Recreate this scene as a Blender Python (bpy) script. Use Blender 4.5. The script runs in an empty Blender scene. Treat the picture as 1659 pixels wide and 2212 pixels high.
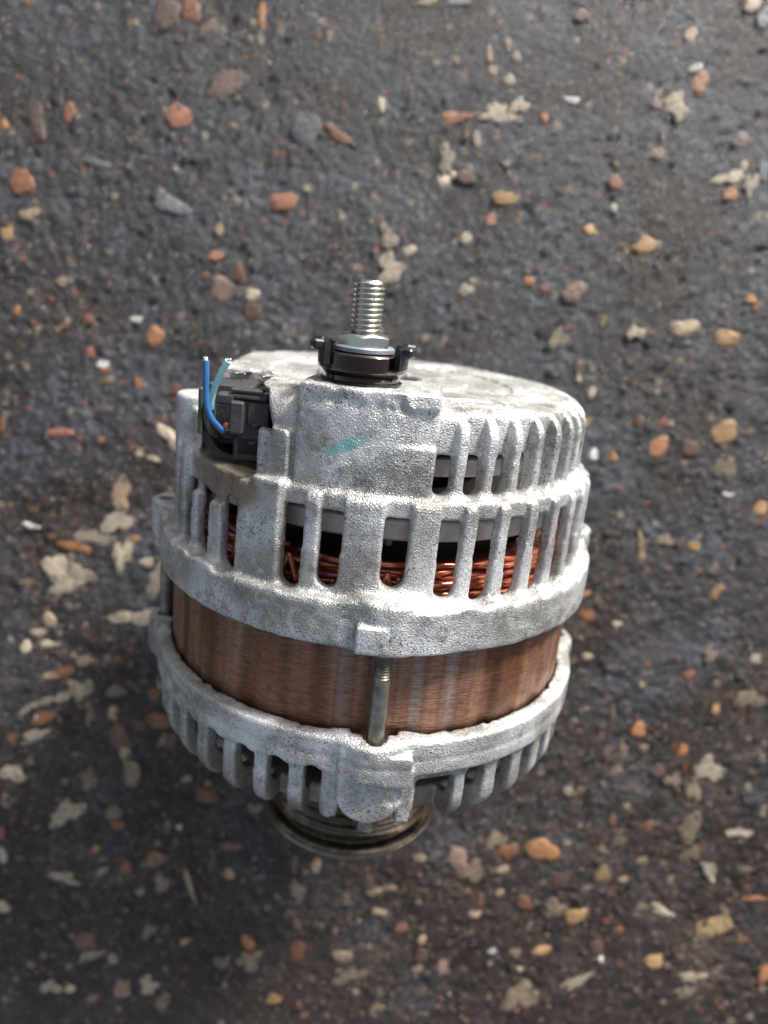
import bpy, math, random
import numpy as np
from mathutils import Matrix, Vector

MM = 0.001
scene = bpy.context.scene
COL = scene.collection

# ------------------------------------------------------------------ camera
# Alternator frame (mm): X = right, Y = shaft axis (rear end +), Z = up out of
# the casting. It lies on the ground, its rear end raised by the pivot lug.
TILT = math.radians(12.0)
LIFT = 76.0                       # mm, height of the shaft origin over the ground
FRAME = Matrix.Translation((0, 0, LIFT*MM)) @ Matrix.Rotation(TILT, 4, 'X')
cp, sp = math.cos(0.3019), math.sin(0.3019)
cr, sr = math.cos(0.105), math.sin(0.105)
u0 = Vector((0, cp, -sp)); ex = Vector((1, 0, 0))
right = cr*ex + sr*u0
up = -sr*ex + cr*u0
back = right.cross(up)
rot = Matrix((right, up, back)).transposed().to_4x4()
cam_m = FRAME @ (Matrix.Translation(Vector((1.9, 118.0, 244.2))*MM) @ rot)
cd = bpy.data.cameras.new('camera')
cd.sensor_fit = 'VERTICAL'; cd.sensor_height = 24.0; cd.sensor_width = 18.0
cd.lens = 24.0*1640/2212
cd.clip_start = 0.005; cd.clip_end = 100
cd.dof.use_dof = True; cd.dof.focus_distance = 0.190; cd.dof.aperture_fstop = 5.6
cam = bpy.data.objects.new('camera', cd); COL.objects.link(cam)
cam.matrix_world = cam_m
scene.camera = cam

# ------------------------------------------------------------------ light
SUN_DIR = Vector((0.47, 0.82, 0.33)).normalized()      # towards the light
elev = math.asin(SUN_DIR.z); azim = math.atan2(SUN_DIR.x, SUN_DIR.y)
w = bpy.data.worlds.new('World'); scene.world = w; w.use_nodes = True
nt = w.node_tree; bg = nt.nodes['Background']
sky = nt.nodes.new('ShaderNodeTexSky'); sky.sky_type = 'NISHITA'; sky.sun_disc = False
sky.sun_elevation = elev; sky.sun_rotation = azim
sky.air_density = 1.0; sky.dust_density = 4.0; sky.ozone_density = 1.0
hs = nt.nodes.new('ShaderNodeHueSaturation'); hs.inputs['Saturation'].default_value = 0.55
nt.links.new(sky.outputs[0], hs.inputs['Color']); nt.links.new(hs.outputs[0], bg.inputs['Color'])
bg.inputs['Strength'].default_value = 0.065
sd = bpy.data.lights.new('sun', 'SUN'); sd.energy = 2.4; sd.angle = math.radians(10)
sd.color = (1.0, 0.975, 0.95)
so = bpy.data.objects.new('sun', sd); COL.objects.link(so)
so.rotation_euler = (-SUN_DIR).to_track_quat('-Z', 'Y').to_euler()
so.location = SUN_DIR*2
scene.view_settings.view_transform = 'Standard'; scene.view_settings.look = 'None'
scene.view_settings.exposure = 1.35; scene.view_settings.gamma = 1.0

# stones of the ground: x, y, width, height (mm), turn (deg), kind
STONES = [
 (-113,234.5,11.8,13.8,6,'p'),(-102.7,237.4,8.8,8.8,6,'b'),(-71.5,238.7,3.5,11.8,6,'o'),(-94.9,230.4,9.8,5.1,36,'p'),(-84.1,209.2,15.8,9.9,26,'p'),(-103.8,193.5,9.9,9.9,6,'r'),
 (-164.7,186.7,6,16.9,16,'p'),(-150.9,190,5,9,6,'r'),(-178.5,182.8,4,5,6,'o'),(-169.7,159.2,10,11,6,'b'),(-165.9,146.4,8.1,4.4,-4,'t'),(-175,137,5,6.1,6,'y'),
 (-138.2,171.1,12,3.2,-9,'g'),(-104.3,156.4,16.1,7,-14,'g'),(-55.6,163,11.6,6.8,11,'r'),(-82,148.5,4.4,6.4,6,'t'),(-82.6,137,7.7,4,6,'r'),(-72.4,131.2,5.3,8.1,21,'b'),
 (-65.5,122.5,6.5,5.3,6,'c'),(-65.3,115.5,8.1,9.3,6,'d'),(-79.8,123,8.1,12.2,26,'p'),(-48.9,194,11.9,15.9,26,'g'),(-34.7,192.8,11.9,5.2,-29,'b'),(-149.9,119.4,5.3,3.7,6,'t'),
 (-107.2,99.5,8.2,8.2,6,'o'),(-146,53.2,11.4,3.3,6,'r'),(-117,28.4,8.7,13.5,11,'t'),(-118,15.9,10.9,9.6,6,'C'),(-128.7,7.7,14.6,6.3,6,'C'),(-136,2.5,14.7,5,-4,'o'),
 (-115,1.1,5.9,12.2,6,'C'),(-144.5,-8.4,13,9.7,6,'c'),(-134.9,-10,11.6,9.5,6,'C'),(-140.3,-15,14.7,7.6,6,'C'),(-102.4,-1.4,8.4,4.2,-4,'c'),(-97.3,-9.8,8,14.7,6,'C'),
 (-109.9,8.5,4.6,3.3,6,'y'),(-98.1,57.6,10.3,5.4,-34,'c'),(-94.1,53.3,5,8.3,26,'c'),(-110.3,47.9,4.1,4.1,6,'c'),(-103.5,46.1,6.2,2.5,-4,'c'),(-129.2,85.5,5.7,3.3,-9,'w'),
 (-127.8,83,5.3,2.9,6,'o'),(-113,78.6,2.9,5.7,6,'o'),(-135.1,90.4,3.1,4.5,6,'r'),(-127.4,51.9,2.9,2.9,6,'o'),(-157.1,9.8,5.9,2.5,-9,'w'),(-115.7,106.5,5.7,2.2,6,'w'),
 (-96,77.6,7,5.1,6,'d'),(-172.2,53.6,2.9,5.4,6,'o'),(-168.4,104.9,3.1,3.1,6,'o'),(-147.2,100.4,3.3,2.9,6,'o'),(-136.7,104.6,3.7,4.5,26,'r'),(26,232.3,2.4,7.9,6,'t'),
 (28.3,225.9,3.9,3.9,6,'t'),(33.6,236.1,2.7,3.9,6,'t'),(37.5,232.1,3.9,4.3,6,'c'),(35.7,222.3,5.1,5.1,6,'c'),(32.4,208.2,11.9,6.9,16,'C'),(40.9,212.4,6.3,5.9,6,'C'),
 (12.6,205.2,6.7,5,6,'o'),(16.6,205.2,15.1,3.6,26,'b'),(52.4,209.2,2.8,4.4,6,'o'),(41.6,206.6,4.4,4.4,6,'p'),(24.7,197.2,3.2,6.8,6,'c'),(12.5,188.7,6,10,6,'C'),
 (12.6,179.1,5.6,6,6,'c'),(17.3,182,4,4,6,'c'),(22.4,182.4,6.4,8.4,-14,'p'),(39.5,174,10,6,1,'y'),(38.4,188.4,3.2,3.2,6,'c'),(34.6,164.2,4.4,6,-4,'r'),
 (102,160.7,11,7.2,1,'y'),(136,185.8,6.4,5.2,6,'o'),(116.6,229.3,7.5,8.7,6,'o'),(113.3,235.4,6.3,3.9,6,'w'),(108,219.6,7.9,9.9,-14,'C'),(99.1,219.6,3.6,5.9,6,'p'),
 (103.9,206.8,2.4,5.5,6,'p'),(102.9,199.4,6.7,4.4,26,'t'),(87,174.8,3.6,3.2,-24,'c'),(78.3,164.7,5.2,4,-4,'y'),(74.5,137.5,10.1,7.7,6,'P'),(54.7,140.5,5.2,4.4,6,'o'),
 (61.2,138.2,3.6,3.6,6,'o'),(27.4,134.1,6.1,5.3,26,'c'),(30,137.9,2.8,2.8,6,'t'),(24.9,155.7,5.2,5.2,6,'c'),(-8.9,152.3,5.6,9.1,6,'C'),(-6.5,139.5,10.1,8.9,6,'C'),
 (1.2,148.4,5.6,4,26,'c'),(-17.2,207,2.8,6.9,6,'c'),(137.7,208.3,6.7,6.7,6,'p'),(135.1,192.5,9.9,4.8,16,'C'),(144.4,190.5,4,8,6,'C'),(140.1,198.8,4.4,4.8,6,'c'),
 (133.6,262.3,7.8,6.2,16,'t'),(139.4,257.8,4.9,9.8,-14,'g'),(-2.3,250.2,7.8,2.7,6,'c'),(10.5,251.5,9.8,3.5,6,'g'),(62.9,251.1,5.1,5.1,6,'p'),(86.2,185.6,5.2,6.8,6,'b'),
 (149,196.8,4,7.9,6,'g'),(63.3,217,7.1,2.2,1,'w'),(151.5,142.9,5.2,4,6,'o'),(85.4,194.2,3.2,4.8,6,'t'),(109.9,248.2,5.5,5.9,6,'t'),(124.7,127.4,10.1,7.7,16,'t'),
 (103.4,123.6,6.1,5.3,26,'C'),(143.2,124.9,9.7,7.3,6,'y'),(148.9,84.7,11.9,9.4,31,'y'),(120.4,74.6,7.4,11.1,-24,'o'),(101.2,68.4,4.1,4.1,6,'o'),(92.3,68.5,4.1,4.1,6,'w'),
 (135.1,76.1,7.8,7.4,6,'d'),(122.3,87.5,2.5,5.7,-24,'r'),(110.5,85,3.7,5.7,6,'d'),(152.1,68.6,7,10.3,6,'T'),(155,57.1,4.1,2.5,6,'w'),(170.5,52.1,6.2,7,6,'y'),
 (119.9,27.2,3.3,16.2,14,'Y'),(142.5,32.5,5.8,5.4,-14,'y'),(136.9,32.8,4.2,4.2,6,'p'),(129.3,33.2,7.1,4.2,-4,'T'),(156.3,12.8,3.8,7.9,-39,'y'),(96.8,5.2,4.6,2.5,36,'o'),
 (88.1,95.5,3.3,4.9,-14,'c'),(81,106.2,3.3,5.3,-14,'p'),(81.4,101.3,2.4,2.9,6,'c'),(87.4,82,2.9,4.9,-34,'Y'),(154.8,139.5,4,4,6,'o'),(70.2,117.1,6.1,7.3,6,'C'),
 (88.9,127.3,2,6.1,-14,'Y'),(-146.2,-32.3,4.7,8.5,16,'t'),(-150.8,-39.3,5.5,4.2,6,'c'),(-155.9,-46.6,4.7,6.4,6,'c'),(-146.3,-44,8.5,3,6,'C'),(-118.3,-47.7,3.4,3.4,6,'t'),
 (-128.6,-50.2,7.7,4.7,16,'t'),(-137.6,-56.4,8.5,5.5,26,'b'),(-143.6,-58.8,6,3.8,6,'t'),(-139.5,-69.2,12.8,4.3,21,'C'),(-129.3,-64.5,7.3,9.4,6,'C'),(-152.1,-74.9,8.6,3,26,'C'),
 (-145.8,-79.6,12.9,5.6,26,'b'),(-148.7,-88.1,15,3.4,26,'C'),(-159.1,-90.1,4.7,4.7,6,'b'),(-158.1,-107.3,8.6,7.8,-24,'C'),(-112.9,-62.7,7.3,6,6,'T'),(-106.1,-27.5,14.8,7.2,6,'C'),
 (-113,-73.4,4.7,6.4,6,'t'),(-123.4,-75.4,3.9,7.7,6,'T'),(-109.7,-83.9,9.4,12,6,'B'),(-106.5,-91.6,4.3,7.3,-4,'t'),(-100.4,-78.4,6,4.7,6,'d'),(-91.2,-74.5,9.6,8.6,6,'b'),
 (-94.7,-62.5,5.1,6,-14,'b'),(-88.8,-83.4,3,8.6,-24,'t'),(-85.3,-83.9,5.6,7.7,6,'d'),(-76.8,-101.5,5.6,3.4,31,'t'),(-66.7,-108.1,9.9,6.5,11,'b'),(-121.3,-106.9,9.5,6.5,6,'T'),
 (-102.4,-101.2,7.3,12.9,6,'T'),(-131.4,-123.6,13,8.7,26,'C'),(-109.6,-121.2,6.1,6.9,6,'T'),(-107,-126.8,6.1,4.8,6,'b'),(-43.8,-111.7,5.6,5.6,6,'T'),(-78,-124.3,2.8,2.8,6,'w'),
 (-116.4,-139.5,3.5,3.5,6,'o'),(-101.6,-147.1,5.2,4.8,6,'b'),(-112.4,-150.1,6.1,3.5,16,'t'),(-130.2,-155.1,10.9,4.8,-19,'C'),(-88.6,-141.9,9.6,6.5,16,'B'),(-53.2,-131.6,10.9,4.3,6,'d'),
 (-61.2,-139.8,2.6,9.6,-4,'d'),(-70.9,-152.2,2.6,14.4,21,'t'),(-53,-144.4,4.8,5.2,6,'t'),(-84.3,-152.7,7.4,7.4,6,'T'),(-93.6,-157.9,4.8,3.5,6,'t'),(-19.6,-149.3,4.8,8.7,36,'T'),
 (-41.2,-178,4.4,8.3,36,'o'),(-39.5,-187.4,7.5,10.1,-14,'T'),(-52.6,-189.8,6.6,6.6,6,'T'),(-16.7,-179.9,4.8,9.9,6,'b'),(-25.7,-205,8.8,4.4,14,'y'),(-118.4,-186.6,9.7,8.8,6,'d'),
 (-115.3,-193.1,11,4,36,'C'),(-88.5,-177.6,6.2,5.3,36,'T'),(-71.2,-181.3,4.8,2.6,36,'t'),(-104.4,-193.7,4.9,5.7,6,'c'),(-143.4,-200.9,4,4,6,'t'),(-133,-211.1,7.5,5.8,-14,'C'),
 (-123.9,-211.1,4.9,4,6,'c'),(-86.5,-205,8,6.2,6,'C'),(-78.7,-212.9,7.1,7.5,6,'T'),(-98.9,-208.3,7.5,8.9,6,'P'),(-112.9,-214.8,4.9,4,6,'t'),(-158.6,-173.1,5.7,6.1,6,'c'),
 (-159.7,-147,3.9,8.7,6,'c'),(-161.2,-136.9,2.6,9.8,6,'r'),(-160.4,-120.4,3.9,7.4,6,'T'),(-12.7,-137,4.3,7,-14,'t'),(-22.5,-137.4,2.4,7.4,6,'T'),(-20.1,-151.6,3.5,8.7,46,'T'),
 (53.1,-125.8,7.8,10.8,6,'P'),(60.3,-131.2,7.8,10,6,'T'),(74.5,-129.2,4.8,3.5,26,'t'),(15.8,-146,7.4,3.3,11,'t'),(22.8,-143.6,6.5,2.6,11,'T'),(30.9,-162.7,6.1,4.8,16,'r'),
 (19.6,-155.8,7.4,3.3,-4,'t'),(-22.1,-160.9,5.3,6.1,6,'T'),(-18.7,-165.9,4.4,5.3,6,'d'),(-17.4,-180.5,5.7,9.7,6,'b'),(4.5,-179.7,8.8,6.6,6,'T'),(8.5,-189.3,13.2,5.7,16,'T'),
 (41.4,-175.5,6.1,6.6,6,'d'),(40.6,-182.4,5.7,3.3,6,'t'),(41.1,-166.9,3.9,4.4,6,'t'),(52,-179.7,4.8,8.4,6,'P'),(74.9,-169.4,3.1,2.6,6,'w'),(66.3,-145,2.8,5.7,6,'r'),
 (64.2,-152,5.7,3.3,6,'t'),(70,-115.1,6.5,7.4,6,'T'),(74.5,-140.9,3,3,6,'t'),(23.9,-196.1,3.5,3.3,6,'T'),(44,-193.8,3.5,3.1,6,'b'),(23.1,-204,4.9,4,6,'T'),
 (35,-127.1,6.5,4.3,-14,'T'),(92.6,-117.3,13.4,10.8,1,'O'),(76.6,-120,7.8,7.4,16,'o'),(102.6,-131.1,7.8,5.6,6,'d'),(87,-143.9,7.4,6.1,6,'b'),(101.3,-145.1,9.6,5.7,6,'T'),
 (112.4,-147.5,11.3,6.5,26,'y'),(176.9,-146.2,16.6,10.5,21,'Y'),(151.3,-166,7.9,7.4,16,'y'),(97.4,-166.7,7.4,4.4,16,'y'),(124,-162.3,6.1,6.6,6,'d'),(126.5,-167.9,2.4,2.6,6,'w'),
 (116.6,-180.3,12.3,4,41,'C'),(129.4,-55.2,6.8,6,6,'o'),(149.1,-26.7,5.5,4.6,-14,'b'),(162.9,-41.2,3.2,5.1,6,'y'),(164.1,-70.3,10.7,10.3,6,'C'),(158.3,-80.7,4.7,10.3,21,'T'),
 (151.2,-62.6,4.3,6.4,-14,'o'),(177.9,-34.8,9.7,9.3,-14,'T'),(178.5,-16.2,6.7,4.2,16,'c'),(157.2,-16.8,5.5,5.5,6,'T'),(159.5,-99.7,9.9,12.9,6,'T'),(162,-111.5,8.6,8.2,6,'T'),
 (182.3,-99,9.5,3.9,11,'C'),(194.8,-130.1,10,2.8,6,'o'),(204.1,-165.7,5.3,11,-14,'o'),(191.8,-151,6.5,2.8,21,'o'),(117,-50.1,2.8,9.6,6,'T'),(123.5,-65.6,4.3,6.8,6,'T'),
 (116.8,-68.1,3.8,8.1,6,'d'),(122.1,-75.8,4.7,5.1,6,'T'),(141.2,-73.7,5.6,6,6,'p'),(148.6,-77.3,5.1,6,6,'T'),(132.7,-63.7,4.3,3.8,6,'t'),(101.1,-88.3,4.3,3.9,6,'c'),
 (106.4,-87.3,3.9,3.2,6,'T'),(125.7,-87.9,3.9,3.9,6,'d'),(140.4,-100.9,5.2,4.3,6,'b'),(127.6,-108.9,5.6,6.9,6,'T'),(139.2,-117.7,4.3,3.9,6,'t'),(121.9,-126.9,6.5,8.7,-24,'Y'),
 (131.9,-127.9,3.9,2.8,6,'t'),(171.1,-118.7,4.3,9.5,46,'C'),(152.3,-141.3,8.3,3.9,-9,'C'),(142.3,-140.5,6.5,2.4,6,'T'),(75.2,-140.6,3.5,3,6,'t'),(74.7,-129.4,4.8,3.9,6,'t'),
 (132.6,-152.9,4.4,3.9,6,'b'),(89.2,-176.7,3.1,4.4,36,'c'),(85.7,-169.4,4.4,4.8,6,'T'),(90.9,-190.9,11,14.1,-14,'T'),(169.7,-171.5,9.7,4.4,16,'C'),(168.2,-179.2,8.8,3.5,21,'T'),
 (187.6,-116.9,6.9,3.5,6,'T'),(101.5,-23.6,3.8,3.4,6,'t'),(113.9,-27.5,5.5,3,6,'p'),(128.6,-34,3.4,3.2,6,'t'),(113.1,-7,3.4,2.9,6,'c'),(99,-3.8,7.6,5.9,26,'b'),
]

# ------------------------------------------------------------------ helpers
rng = np.random.default_rng(7)
random.seed(7)

def new_mesh(name, V, F, smooth=True, scale=MM):
    V = np.asarray(V, dtype=np.float32)*scale
    me = bpy.data.meshes.new(name)
    if isinstance(F, np.ndarray) and F.ndim == 2:
        n, k = F.shape
        me.vertices.add(len(V)); me.vertices.foreach_set('co', V.ravel())
        me.loops.add(n*k); me.loops.foreach_set('vertex_index', F.astype(np.int32).ravel())
        me.polygons.add(n); me.polygons.foreach_set('loop_start', np.arange(0, n*k, k, dtype=np.int32))
        me.update(calc_edges=True)
        me.validate()
    else:
        me.from_pydata(V.tolist(), [], [tuple(int(i) for i in f) for f in F]); me.update()
    if smooth:
        me.polygons.foreach_set('use_smooth', np.ones(len(me.polygons), dtype=bool))
    return me

def obj(name, me, mat=None, parent=None, kind=None, label=None):
    o = bpy.data.objects.new(name, me); COL.objects.link(o)
    if mat and not me.materials: me.materials.append(mat)
    if parent: o.parent = parent
    if kind: o['kind'] = kind
    if label: o['label'] = label
    return o

def sharp(o, deg=35):
    me = o.data
    try: me.set_sharp_from_angle(angle=math.radians(deg))
    except Exception: pass
    return o

def lathe(profile, n=64, axis='Y', center=(0, 0, 0), a0=0.0, a1=2*math.pi, cap=False, closed=False):
    """profile: list of (r, t) swept about an axis parallel to Y (shaft) ; returns V, F"""
    full = abs(a1-a0-2*math.pi) < 1e-6
    m = n if full else n+1
    A = a0+(a1-a0)*np.arange(m)/n
    V = []
    for r, t in profile:
        for a in A:
            V.append((center[0]+r*math.sin(a), center[1]+t, center[2]+r*math.cos(a)))
    F = []; k = len(profile)
    rows = k if closed else k-1
    for i in range(rows):
        i2 = (i+1) % k
        for j in range(n):
            j2 = (j+1) % m
            F.append((i*m+j, i*m+j2, i2*m+j2, i2*m+j))
    if closed and not full:
        F.append(tuple(i*m for i in range(k))); F.append(tuple(i*m+m-1 for i in range(k))[::-1])
    return V, F

def tube(pts, r, n=8, cap=True):
    P = np.array(pts, float); m = len(P)
    R = np.full(m, r) if np.isscalar(r) else np.array(r)
    T = np.gradient(P, axis=0); T /= np.linalg.norm(T, axis=1)[:, None]
    ref = np.array([0.31, 0.27, 0.91])
    V = []
    N = np.cross(T[0], ref); N /= np.linalg.norm(N)
    for i in range(m):
        N = N-T[i]*N.dot(T[i]); N /= np.linalg.norm(N)
        B = np.cross(T[i], N)
        for j in range(n):
            a = 2*math.pi*j/n
            V.append(P[i]+R[i]*(math.cos(a)*N+math.sin(a)*B))
    F = [(i*n+j, i*n+(j+1) % n, (i+1)*n+(j+1) % n, (i+1)*n+j) for i in range(m-1) for j in range(n)]
    if cap:
        F.append(tuple(range(n))[::-1]); F.append(tuple((m-1)*n+j for j in range(n)))
    return V, F

def smoothpath(pts, n=24):
    P = np.array(pts, float); out = []
    Q = np.vstack([2*P[0]-P[1], P, 2*P[-1]-P[-2]])
    for i in range(1, len(Q)-2):
        for t in np.linspace(0, 1, max(2, n//(len(P)-1)), endpoint=False):
            a, b, c, d = Q[i-1], Q[i], Q[i+1], Q[i+2]
            out.append(0.5*((2*b)+(-a+c)*t+(2*a-5*b+4*c-d)*t*t+(-a+3*b-3*c+d)*t**3))
    out.append(P[-1]); return np.array(out)

def merge(*parts):
    V = []; F = []
    for v, f in parts:
        o = len(V); V += [tuple(p) for p in v]; F += [tuple(i+o for i in q) for q in f]
    return V, F

def rbox(cx, cy, cz, sx, sy, sz, b=0.4, ry=0.0):
    """box with chamfered edges, sizes full, rotated about Y by ry"""
    hx, hy, hz = sx/2, sy/2, sz/2
    b = min(b, hx*.6, hy*.6, hz*.6)
    V = []
    for X in (-1, 1):
        for Y in (-1, 1):
            for Z in (-1, 1):
                V += [(X*(hx-b), Y*(hy-b), Z*hz), (X*(hx-b), Y*hy, Z*(hz-b)), (X*hx, Y*(hy-b), Z*(hz-b))]
    import bmesh
    bm = bmesh.new()
    for v in V: bm.verts.new(v)
    bmesh.ops.convex_hull(bm, input=bm.verts)
    bm.verts.ensure_lookup_table(); bm.verts.index_update()
    c, s = math.cos(ry), math.sin(ry)
    VV = [(cx+c*v.co.x+s*v.co.z, cy+v.co.y, cz-s*v.co.x+c*v.co.z) for v in bm.verts]
    FF = [tuple(v.index for v in f.verts) for f in bm.faces]
    bm.free()
    return VV, FF

# smooth noise by spectral filtering / upsampling
def noise3(shape, step, seed):
    r = np.random.default_rng(seed)
    sh = [max(4, int(s/step)+3) for s in shape]
    g = r.standard_normal(sh).astype(np.float32)
    out = g
    for ax in range(3):
        x = np.arange(shape[ax])/step
        i = np.floor(x).astype(int); t = (x-i).astype(np.float32); t = t*t*(3-2*t)
        shp = [1, 1, 1]; shp[ax] = -1; t = t.reshape(shp)
        out = np.take(out, i, axis=ax)*(1-t)+np.take(out, i+1, axis=ax)*t
    return out

# ------------------------------------------------------------------ SDF casting
def smin(a, b, k):
    h = np.clip(0.5+0.5*(b-a)/k, 0, 1); return b+(a-b)*h-k*h*(1-h)
def smax(a, b, k): return -smin(-a, -b, k)

class Field:
    def __init__(s, lo, hi, h):
        s.lo = np.array(lo, np.float32); s.h = h
        n = [int(math.ceil((hi[i]-lo[i])/h))+1 for i in range(3)]
        ax = [(lo[i]+h*np.arange(n[i])).astype(np.float32) for i in range(3)]
        s.X = ax[0][:, None, None]; s.S = ax[1][None, :, None]; s.Z = ax[2][None, None, :]
        s.n = n
        s.r = np.sqrt(s.X**2+s.Z**2)            # (nx,1,nz)
        s.phi = np.arctan2(s.X, s.Z)
    def rcyl(s, R, s0, s1, k0, k1):
        """solid of revolution: radius R from s0..s1 with rounded rims"""
        d = None
        c = (s0+s1)/2; hh = (s1-s0)/2
        def one(k):
            qx = s.r-R+k; qy = np.abs(s.S-c)-hh+k
            return np.minimum(np.maximum(qx, qy), 0)+np.sqrt(np.maximum(qx, 0)**2+np.maximum(qy, 0)**2)-k
        if k0 == k1: return one(k0)
        return np.where(s.S > c, one(k1), one(k0))
    def wedge(s, phi, w, s0, s1, r0, r1, k=0.6, kb=None, kt=None):
        """rounded box in arc/axial/radial coordinates; phi in degrees, w full width mm"""
        d = (s.phi-math.radians(phi)+math.pi) % (2*math.pi)-math.pi
        rm = (max(r0, 40)+min(r1, 72))/2
        arc = np.abs(d)*np.minimum(np.maximum(s.r, 20), 80)-w/2
        c = (s0+s1)/2; hh = (s1-s0)/2
        ax = np.abs(s.S-c)-hh
        rad = np.maximum(s.r-r1, r0-s.r)
        # round corners in the arc/axial plane
        def r2(kk):
            qx = arc+kk; qy = ax+kk
            return np.minimum(np.maximum(qx, qy), 0)+np.sqrt(np.maximum(qx, 0)**2+np.maximum(qy, 0)**2)-kk
        kb = k if kb is None else kb; kt = k if kt is None else kt
        p = r2(kb) if kb == kt else np.where(s.S < c, r2(kb), r2(kt))
        return np.maximum(p, rad)
    def pin(s, phi, rad, R, s0, s1, k=0.8):
        a = math.radians(phi)
        rr = np.sqrt((s.X-rad*math.sin(a))**2+(s.Z-rad*math.cos(a))**2)
        c = (s0+s1)/2; hh = (s1-s0)/2
        qx = rr-R+k; qy = np.abs(s.S-c)-hh+k
        return np.minimum(np.maximum(qx, qy), 0)+np.sqrt(np.maximum(qx, 0)**2+np.maximum(qy, 0)**2)-k
    def box(s, x0, x1, s0, s1, z0, z1, k=0.8):
        def a(v, lo, hi): return np.abs(v-(lo+hi)/2)-(hi-lo)/2+k
        qx = a(s.X, x0, x1); qy = a(s.S, s0, s1); qz = a(s.Z, z0, z1)
        return np.minimum(np.maximum(np.maximum(qx, qy), qz), 0)+np.sqrt(np.maximum(qx, 0)**2+np.maximum(qy, 0)**2+np.maximum(qz, 0)**2)-k
    def mesh(s, D, name):
        """surface nets"""
        D = np.ascontiguousarray(np.broadcast_to(D, s.n)).astype(np.float32)
        I = D < 0
        nx, ny, nz = D.shape
        cnt = np.zeros((nx-1, ny-1, nz-1), np.int8)
        for a in (0, 1):
            for b in (0, 1):
                for c in (0, 1):
                    cnt += I[a:nx-1+a, b:ny-1+b, c:nz-1+c]
        act = (cnt > 0) & (cnt < 8)
        ci = np.argwhere(act)
        idx = np.full(act.shape, -1, np.int32); idx[act] = np.arange(len(ci), dtype=np.int32)
        P = np.zeros((len(ci), 3), np.float32); W = np.zeros(len(ci), np.float32)
        cor = [np.array(c) for c in [(a, b, c) for a in (0, 1) for b in (0, 1) for c in (0, 1)]]
        val = {tuple(c): D[ci[:, 0]+c[0], ci[:, 1]+c[1], ci[:, 2]+c[2]] for c in cor}
        for c in cor:
            for ax in range(3):
                if c[ax] == 0:
                    c2 = c.copy(); c2[ax] = 1
                    v0 = val[tuple(c)]; v1 = val[tuple(c2)]
                    m = (v0 < 0) != (v1 < 0)
                    t = np.where(m, v0/np.where(m, v0-v1, 1), 0)
                    p = np.repeat(c[None].astype(np.float32), len(ci), 0); p[:, ax] += t
                    P[m] += p[m]; W[m] += 1
        P = (ci+P/W[:, None])*s.h+s.lo
        faces = []
        for ax in range(3):
            sl0 = [slice(None)]*3; sl1 = [slice(None)]*3
            sl0[ax] = slice(0, -1); sl1[ax] = slice(1, None)
            a = I[tuple(sl0)]; b = I[tuple(sl1)]
            ch = np.argwhere(a != b)
            o1, o2 = [(1, 2), (2, 0), (0, 1)][ax]
            ok = (ch[:, o1] > 0) & (ch[:, o2] > 0) & (ch[:, o1] < D.shape[o1]-1) & (ch[:, o2] < D.shape[o2]-1)
            ch = ch[ok]
            ins = a[tuple(ch.T)]
            def g(d1, d2):
                q = ch.copy(); q[:, o1] -= d1; q[:, o2] -= d2
                return idx[tuple(q.T)]
            q = np.stack([g(1, 1), g(0, 1), g(0, 0), g(1, 0)], 1)
            q[~ins] = q[~ins][:, ::-1]
            faces.append(q)
        F = np.concatenate(faces)
        F = F[(F >= 0).all(1)]
        for it in range(2):                      # relax the facets a little
            A = np.zeros_like(P); C = np.zeros(len(P), np.float32)
            for i0, i1 in ((0, 1), (1, 2), (2, 3), (3, 0)):
                for ax in range(3):
                    A[:, ax] += np.bincount(F[:, i0], P[F[:, i1], ax], len(P))+np.bincount(F[:, i1], P[F[:, i0], ax], len(P))
                C += np.bincount(F[:, i0], minlength=len(P))+np.bincount(F[:, i1], minlength=len(P))
            P = P+0.45*(A/np.maximum(C, 1)[:, None]-P)
        return new_mesh(name, P, F)

# ------------------------------------------------------------------ materials
def mat(name):
    m = bpy.data.materials.new(name); m.use_nodes = True
    nt = m.node_tree; b = nt.nodes['Principled BSDF']
    return m, nt, b
def N(nt, t, **kw):
    n = nt.nodes.new(t)
    for k, v in kw.items():
        if k in n.inputs: n.inputs[k].default_value = v
        else: setattr(n, k, v)
    return n
def ramp(nt, src, stops):
    r = nt.nodes.new('ShaderNodeValToRGB')
    e = r.color_ramp.elements
    while len(e) < len(stops): e.new(0.5)
    for el, (p, c) in zip(e, stops):
        el.position = p; el.color = (*c, 1) if len(c) == 3 else c
    nt.links.new(src, r.inputs[0]); return r
def noise(nt, co, scale, detail=4, rough=0.55, **kw):
    n = N(nt, 'ShaderNodeTexNoise'); n.inputs['Scale'].default_value = scale
    n.inputs['Detail'].default_value = detail; n.inputs['Roughness'].default_value = rough
    for k, v in kw.items(): n.inputs[k].default_value = v
    nt.links.new(co, n.inputs['Vector']); return n
def mix(nt, fac, a, b, mode='MIX'):
    m = nt.nodes.new('ShaderNodeMix'); m.data_type = 'RGBA'; m.blend_type = mode
    for sock, v in ((m.inputs[0], fac), (m.inputs[6], a), (m.inputs[7], b)):
        if hasattr(v, 'is_linked') or hasattr(v, 'links'): nt.links.new(v, sock)
        elif isinstance(v, (int, float)): sock.default_value = v
        else: sock.default_value = (*v, 1)
    return m.outputs[2]
def math_(nt, op, a, b=None, clamp=False):
    m = nt.nodes.new('ShaderNodeMath'); m.operation = op; m.use_clamp = clamp
    for i, v in enumerate((a, b)):
        if v is None: continue
        if isinstance(v, (int, float)): m.inputs[i].default_value = v
        else: nt.links.new(v, m.inputs[i])
    return m.outputs[0]
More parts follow.
